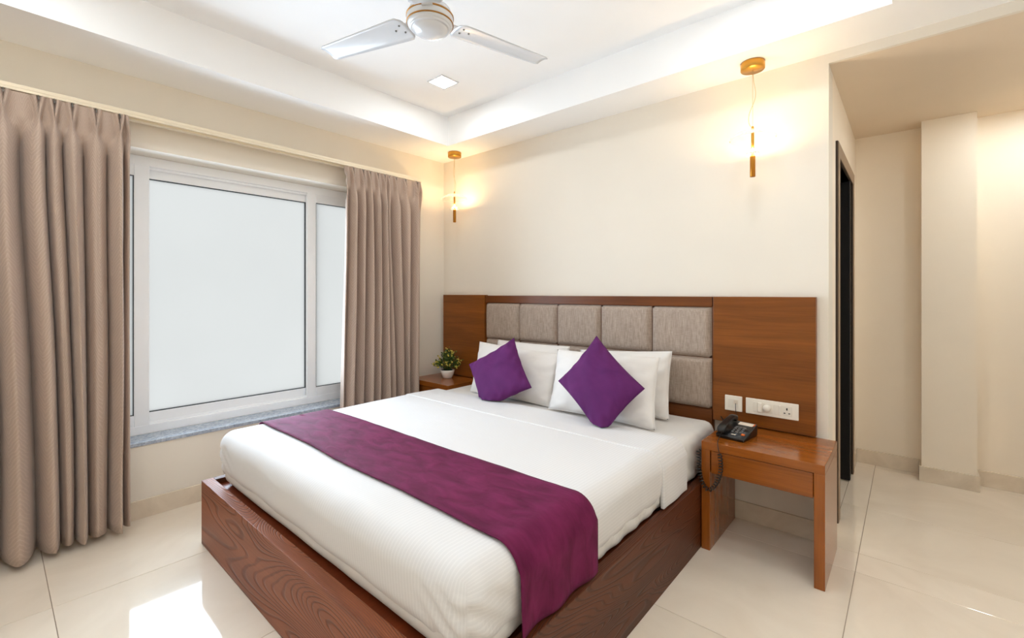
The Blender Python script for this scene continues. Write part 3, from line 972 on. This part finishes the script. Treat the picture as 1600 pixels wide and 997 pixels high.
for i in range(NS + 1):
    s = L[-1] * i / NS
    k = max(j for j in range(len(L)) if L[j] <= s + 1e-12)
    k = min(k, len(cpath) - 2)
    f = (s - L[k]) / max(1e-9, L[k + 1] - L[k])
    p = cpath[k].lerp(cpath[k + 1], f)
    t = (cpath[k + 1] - cpath[k]).normalized()
    n = t.cross(Vector((0, 1, 0))).normalized()
    bb = t.cross(n)
    a = 2 * PI * turns * i / NS
    coil.append(p + (n * math.cos(a) + bb * math.sin(a)) * 0.0085)
obj('coiled_cord', tube(coil, 0.0029, 6), 'black', ph, True)
obj('line_cable', tube(catmull([inv @ Vector(p) for p in [(2.519, -0.058, 0.650), (2.521, -0.068, 0.630), (2.524, -0.066, 0.585), (2.535, -0.080, 0.545), (2.556, -0.150, 0.548), (2.575, -0.176, 0.555)]], 8), 0.0016, 6), 'black', ph, True)
obj('cable', tube(catmull([inv @ Vector(p) for p in [(2.440, -0.050, 0.562), (2.462, -0.080, 0.548), (2.490, -0.130, 0.537), (2.515, -0.182, 0.538), (2.530, -0.190, 0.545)]], 8), 0.0032, 6), 'black', ph, True)

# ================================================================== POTTED PLANT
PP = (0.250, -0.172, 0.530)
pl = empty('potted_plant', PP, 'small artificial plant with yellow blooms in a white pot', 'plant')
obj('pot', lathe([(0, 0), (0.034, 0), (0.040, 0.004), (0.056, 0.045), (0.060, 0.070), (0.057, 0.071), (0.053, 0.060), (0, 0.058)], 32), 'pot', pl, True)
obj('moss', lathe([(0, 0.078), (0.03, 0.076), (0.053, 0.064), (0.050, 0.058), (0, 0.056)], 20), 'soil', pl, True)
rnd = random.Random(3)
stems, leaves, blooms = bmesh.new(), bmesh.new(), bmesh.new()
for i in range(64):
    a = rnd.uniform(0, 2 * PI); el = rnd.uniform(0.05, 1.0)
    hgt = 0.085 + 0.175 * el * rnd.uniform(0.75, 1.0)
    rad = (0.118 * (1 - el ** 1.6) + 0.022) * rnd.uniform(0.65, 1.0)
    tip = Vector((rad * math.cos(a), rad * math.sin(a), hgt))
    root = Vector((0.012 * math.cos(a), 0.012 * math.sin(a), 0.07))
    mid = root.lerp(tip, 0.55) + Vector((0, 0, 0.012))
    tube([root, mid, tip], 0.0012, 5, stems)
    for k in range(9):
        p = mid.lerp(tip, k / 8) + Vector((rnd.uniform(-.012, .012), rnd.uniform(-.012, .012), rnd.uniform(-.012, .012)))
        d = Vector((rnd.uniform(-1, 1), rnd.uniform(-1, 1), rnd.uniform(-0.3, 1))).normalized()
        s = d.orthogonal().normalized(); up = d.cross(s)
        l = rnd.uniform(0.014, 0.024); w = l * 0.30
        v = [leaves.verts.new(p), leaves.verts.new(p + d * l * 0.5 + s * w + up * 0.002), leaves.verts.new(p + d * l), leaves.verts.new(p + d * l * 0.5 - s * w + up * 0.002), leaves.verts.new(p + d * l * 0.5 - up * 0.002)]
        for f in ((0, 1, 4), (1, 2, 4), (2, 3, 4), (3, 0, 4), (0, 3, 2, 1)):
            leaves.faces.new([v[q] for q in f])
    if i % 2 == 0 or el < 0.5:
        for k in range(3):
            c = tip + Vector((rnd.uniform(-.010, .010), rnd.uniform(-.010, .010), rnd.uniform(-.006, .010)))
            bmesh.ops.create_icosphere(blooms, subdivisions=1, radius=rnd.uniform(0.004, 0.0075), matrix=Matrix.Translation(c))
obj('stems', stems, 'leaf', pl)
o = obj('leaves', leaves, 'leaf', pl); o['kind'] = 'stuff'
o = obj('blooms', blooms, 'bloom', pl, True); o['kind'] = 'stuff'

# ================================================================== PENDANT LAMPS
def pendant(x, y, label, sway):
    e = empty('pendant_lamp', (x, y, ZS), label, 'pendant lamp', 'brass pendant lamps either side of the bed')
    obj('canopy', lathe([(0, 0), (0.056, 0), (0.057, -0.003), (0.057, -0.036), (0.055, -0.039), (0, -0.039)], 40), 'brass', e, True)
    obj('suspension_wire', tube([(0, 0, -0.039), (0, 0, -0.340)], 0.0011, 5), 'wire', e, True)
    obj('power_cord', tube(catmull([(0, 0, -0.039), (sway * 0.006, -0.002, -0.10), (sway * 0.014, -0.002, -0.18), (-sway * 0.016, 0.002, -0.26), (-sway * 0.018, 0.002, -0.31), (0, 0, -0.345)], 8), 0.0016, 6), 'wire', e, True)
    obj('ferrule', lathe([(0, -0.330), (0.005, -0.331), (0.006, -0.338), (0.005, -0.348), (0, -0.349)], 16), 'brass', e, True)
    obj('glass_dish', lathe([(0.006, -0.352), (0.035, -0.354), (0.075, -0.366), (0.105, -0.386), (0.110, -0.396), (0.107, -0.398), (0.072, -0.372), (0.034, -0.360), (0.006, -0.358)], 96, flute=24, depth=0.012), 'glass', e, True)
    obj('inner_rod', lathe([(0, -0.352), (0.0075, -0.352), (0.0075, -0.462), (0, -0.462)], 16), 'brass', e, True)
    obj('glass_disc', lathe([(0.008, -0.470), (0.030, -0.470), (0.034, -0.475), (0.034, -0.481), (0.030, -0.485), (0.008, -0.485)], 40), 'glass', e, True)
    obj('led_ring', lathe([(0.009, -0.4665), (0.024, -0.4665), (0.024, -0.4690), (0.009, -0.4690), (0.009, -0.4665)], 32), 'warm', e, True)
    obj('tube', lathe([(0, -0.486), (0.0125, -0.486), (0.0130, -0.489), (0.0130, -0.592), (0.0120, -0.594), (0, -0.594)], 24), 'bronze', e, True)
    obj('collar', lathe([(0, -0.462), (0.009, -0.462), (0.009, -0.488), (0, -0.488)], 20), 'brass', e, True)
    ld = bpy.data.lights.new('pendant_glow', 'AREA')
    ld.shape = 'DISK'; ld.size = 0.05; ld.energy = 1.3; ld.color = (1.0, 0.70, 0.36)
    lo = bpy.data.objects.new('pendant_glow', ld); COL.objects.link(lo)
    lo.parent = e; lo.location = (0, 0, -0.4655); lo.rotation_euler = (PI, 0, 0)
    return e
pendant(2.625, -0.149, 'brass and glass pendant lamp hanging above the telephone', 1.0)
pendant(0.312, -0.147, 'brass and glass pendant lamp hanging in the corner above the plant', -0.6)

# ================================================================== CEILING FAN
FC = (1.70, -1.525)
fan = empty('ceiling_fan', (FC[0], FC[1], ZC), 'white three bladed ceiling fan with domed hub', 'ceiling fan')
z0 = 2.40 - ZC
obj('ceiling_rose', lathe([(0, 0), (0.055, 0), (0.052, -0.03), (0.02, -0.06), (0, -0.06)], 32), 'white', fan, True)
obj('down_rod', lathe([(0, -0.02), (0.011, -0.02), (0.011, z0 + 0.06), (0, z0 + 0.06)], 16), 'white', fan, True)
mh = obj('motor_housing', lathe([(0, z0 + 0.085), (0.045, z0 + 0.083), (0.085, z0 + 0.062), (0.098, z0 + 0.034), (0.099, z0 + 0.010), (0.094, z0 - 0.006), (0.086, z0 - 0.013), (0, z0 - 0.013)], 56), 'white', fan, True)
obj('trim_ring', lathe([(0.0985, z0 + 0.034), (0.1005, z0 + 0.033), (0.1005, z0 + 0.027), (0.0985, z0 + 0.026), (0.0985, z0 + 0.034)], 56), 'gold', mh, True)
obj('trim_ring', lathe([(0.0970, z0 + 0.004), (0.0995, z0 + 0.003), (0.0990, z0 - 0.001), (0.0965, z0 - 0.002), (0.0970, z0 + 0.004)], 56), 'gold', mh, True)
obj('hub_dome', lathe([(0.087, z0 - 0.008), (0.084, z0 - 0.018), (0.078, z0 - 0.021), (0.075, z0 - 0.019), (0.073, z0 - 0.022), (0.062, z0 - 0.034), (0.040, z0 - 0.043), (0.018, z0 - 0.047), (0, z0 - 0.048)], 56), 'white', fan, True)
def blade_mesh():
    n = 24
    rows = []
    for side in (1, -1):
        pass
    outline = []
    for i in range(n + 1):
        t = i / n
        x = 0.118 + (0.605 - 0.118) * t
        w = 0.148 - 0.045 * t
        e0 = smoothstep(-0.001, 0.06, t) * 0.0 + math.sqrt(max(0.0, 1 - max(0.0, 1 - t / 0.07) ** 2)) * 0.30 + 0.70
        e1 = math.sqrt(max(0.0, 1 - max(0.0, (t - 0.965) / 0.035) ** 2)) * 0.22 + 0.78
        outline.append((x, w * e0 * e1))
    bm = bmesh.new()
    m = 8
    top, bot = [], []
    for (x, w) in outline:
        rt, rb = [], []
        for j in range(m + 1):
            s = -1 + 2 * j / m
            camber = 0.006 * (1 - s * s)
            rt.append(bm.verts.new((x, s * w / 2, camber + 0.0012)))
            rb.append(bm.verts.new((x, s * w / 2, camber - 0.0012)))
        top.append(rt); bot.append(rb)
    for i in range(n):
        for j in range(m):
            bm.faces.new((top[i][j], top[i + 1][j], top[i + 1][j + 1], top[i][j + 1]))
            bm.faces.new((bot[i][j], bot[i][j + 1], bot[i + 1][j + 1], bot[i + 1][j]))
        bm.faces.new((top[i][0], bot[i][0], bot[i + 1][0], top[i + 1][0]))
        bm.faces.new((top[i][m], top[i + 1][m], bot[i + 1][m], bot[i][m]))
    for j in range(m):
        bm.faces.new((top[0][j], top[0][j + 1], bot[0][j + 1], bot[0][j]))
        bm.faces.new((top[n][j], bot[n][j], bot[n][j + 1], top[n][j + 1]))
    bmesh.ops.recalc_face_normals(bm, faces=bm.faces)
    return bm
bl0 = None
for ang in (75, 195, 315):
    if bl0 is None:
        bl0 = obj('blade', blade_mesh(), 'white', fan, True)
        br0 = obj('bracket', boxes([(0.078, 0.175, -0.022, 0.022, 0.006, 0.010)], bev=0.001), 'white', bl0)
        parts = [br0]
        for (sx, sy) in ((0.150, -0.022), (0.150, 0.022), (0.185, 0.0)):
            s = obj('screw', lathe([(0, -0.0035), (0.003, -0.003), (0.0045, -0.001), (0.0045, 0.004), (0, 0.004)], 12), 'screw', bl0, True)
            s.location = (sx, sy, 0.003)
            parts.append(s)
        b = bl0
    else:
        b = bl0.copy(); COL.objects.link(b); b.parent = fan
        for p in parts:
            q = p.copy(); COL.objects.link(q); q.parent = b
    b.location = (0, 0, z0 + 0.016)
    b.rotation_euler = (math.radians(7), 0, math.radians(ang))

# ================================================================== DOWNLIGHTS
def downlight(x, y, z, label, s=0.15):
    e = empty('downlight', (x, y, z), label, 'downlight', 'square ceiling downlights')
    obj('frame', boxes([(-s / 2, s / 2, -s / 2, -s / 2 + 0.010, -0.006, 0), (-s / 2, s / 2, s / 2 - 0.010, s / 2, -0.006, 0), (-s / 2, -s / 2 + 0.010, -s / 2 + 0.010, s / 2 - 0.010, -0.006, 0), (s / 2 - 0.010, s / 2, -s / 2 + 0.010, s / 2 - 0.010, -0.006, 0)]), 'white', e)
    obj('diffuser', box(-s / 2 + 0.010, s / 2 - 0.010, -s / 2 + 0.010, s / 2 - 0.010, -0.005, -0.001), 'led', e)
    return e
downlight(0.86, -0.74, ZC, 'square lit downlight between the fan and the corner above the plant')
downlight(2.73, -0.74, ZC, 'square downlight above the headboard on the passage side')
downlight(0.86, -2.76, ZC, 'square downlight above the curtain near the foot of the bed')
downlight(2.73, -2.76, ZC, 'square downlight above the floor beyond the foot of the bed')
downlight(3.65, -1.35, ZS, 'added square fill downlight in the soffit beside the passage opening')  # out-of-view lamp added to brighten the right side of the room
downlight(3.65, -2.50, ZS, 'added square fill downlight in the soffit beside the tray, away from the passage')  # second unseen soffit lamp, added as fill for the right side
downlight(3.85, 0.40, ZP, 'square downlight in the low passage ceiling beyond the pillar')
downlight(3.86, 1.08, ZP, 'added square fill downlight in the low passage ceiling close to the end wall')  # extra unseen lamp added to lift the passage walls
downlight(1.10, -3.36, ZS, 'added square fill downlight in the soffit facing the foot of the bed, nearest the curtain')  # added behind the camera to brighten the foot of the bed
downlight(2.45, -3.36, ZS, 'added square fill downlight in the soffit facing the foot of the bed, away from the curtain')  # its pair, also added behind the camera as fill for the bed foot
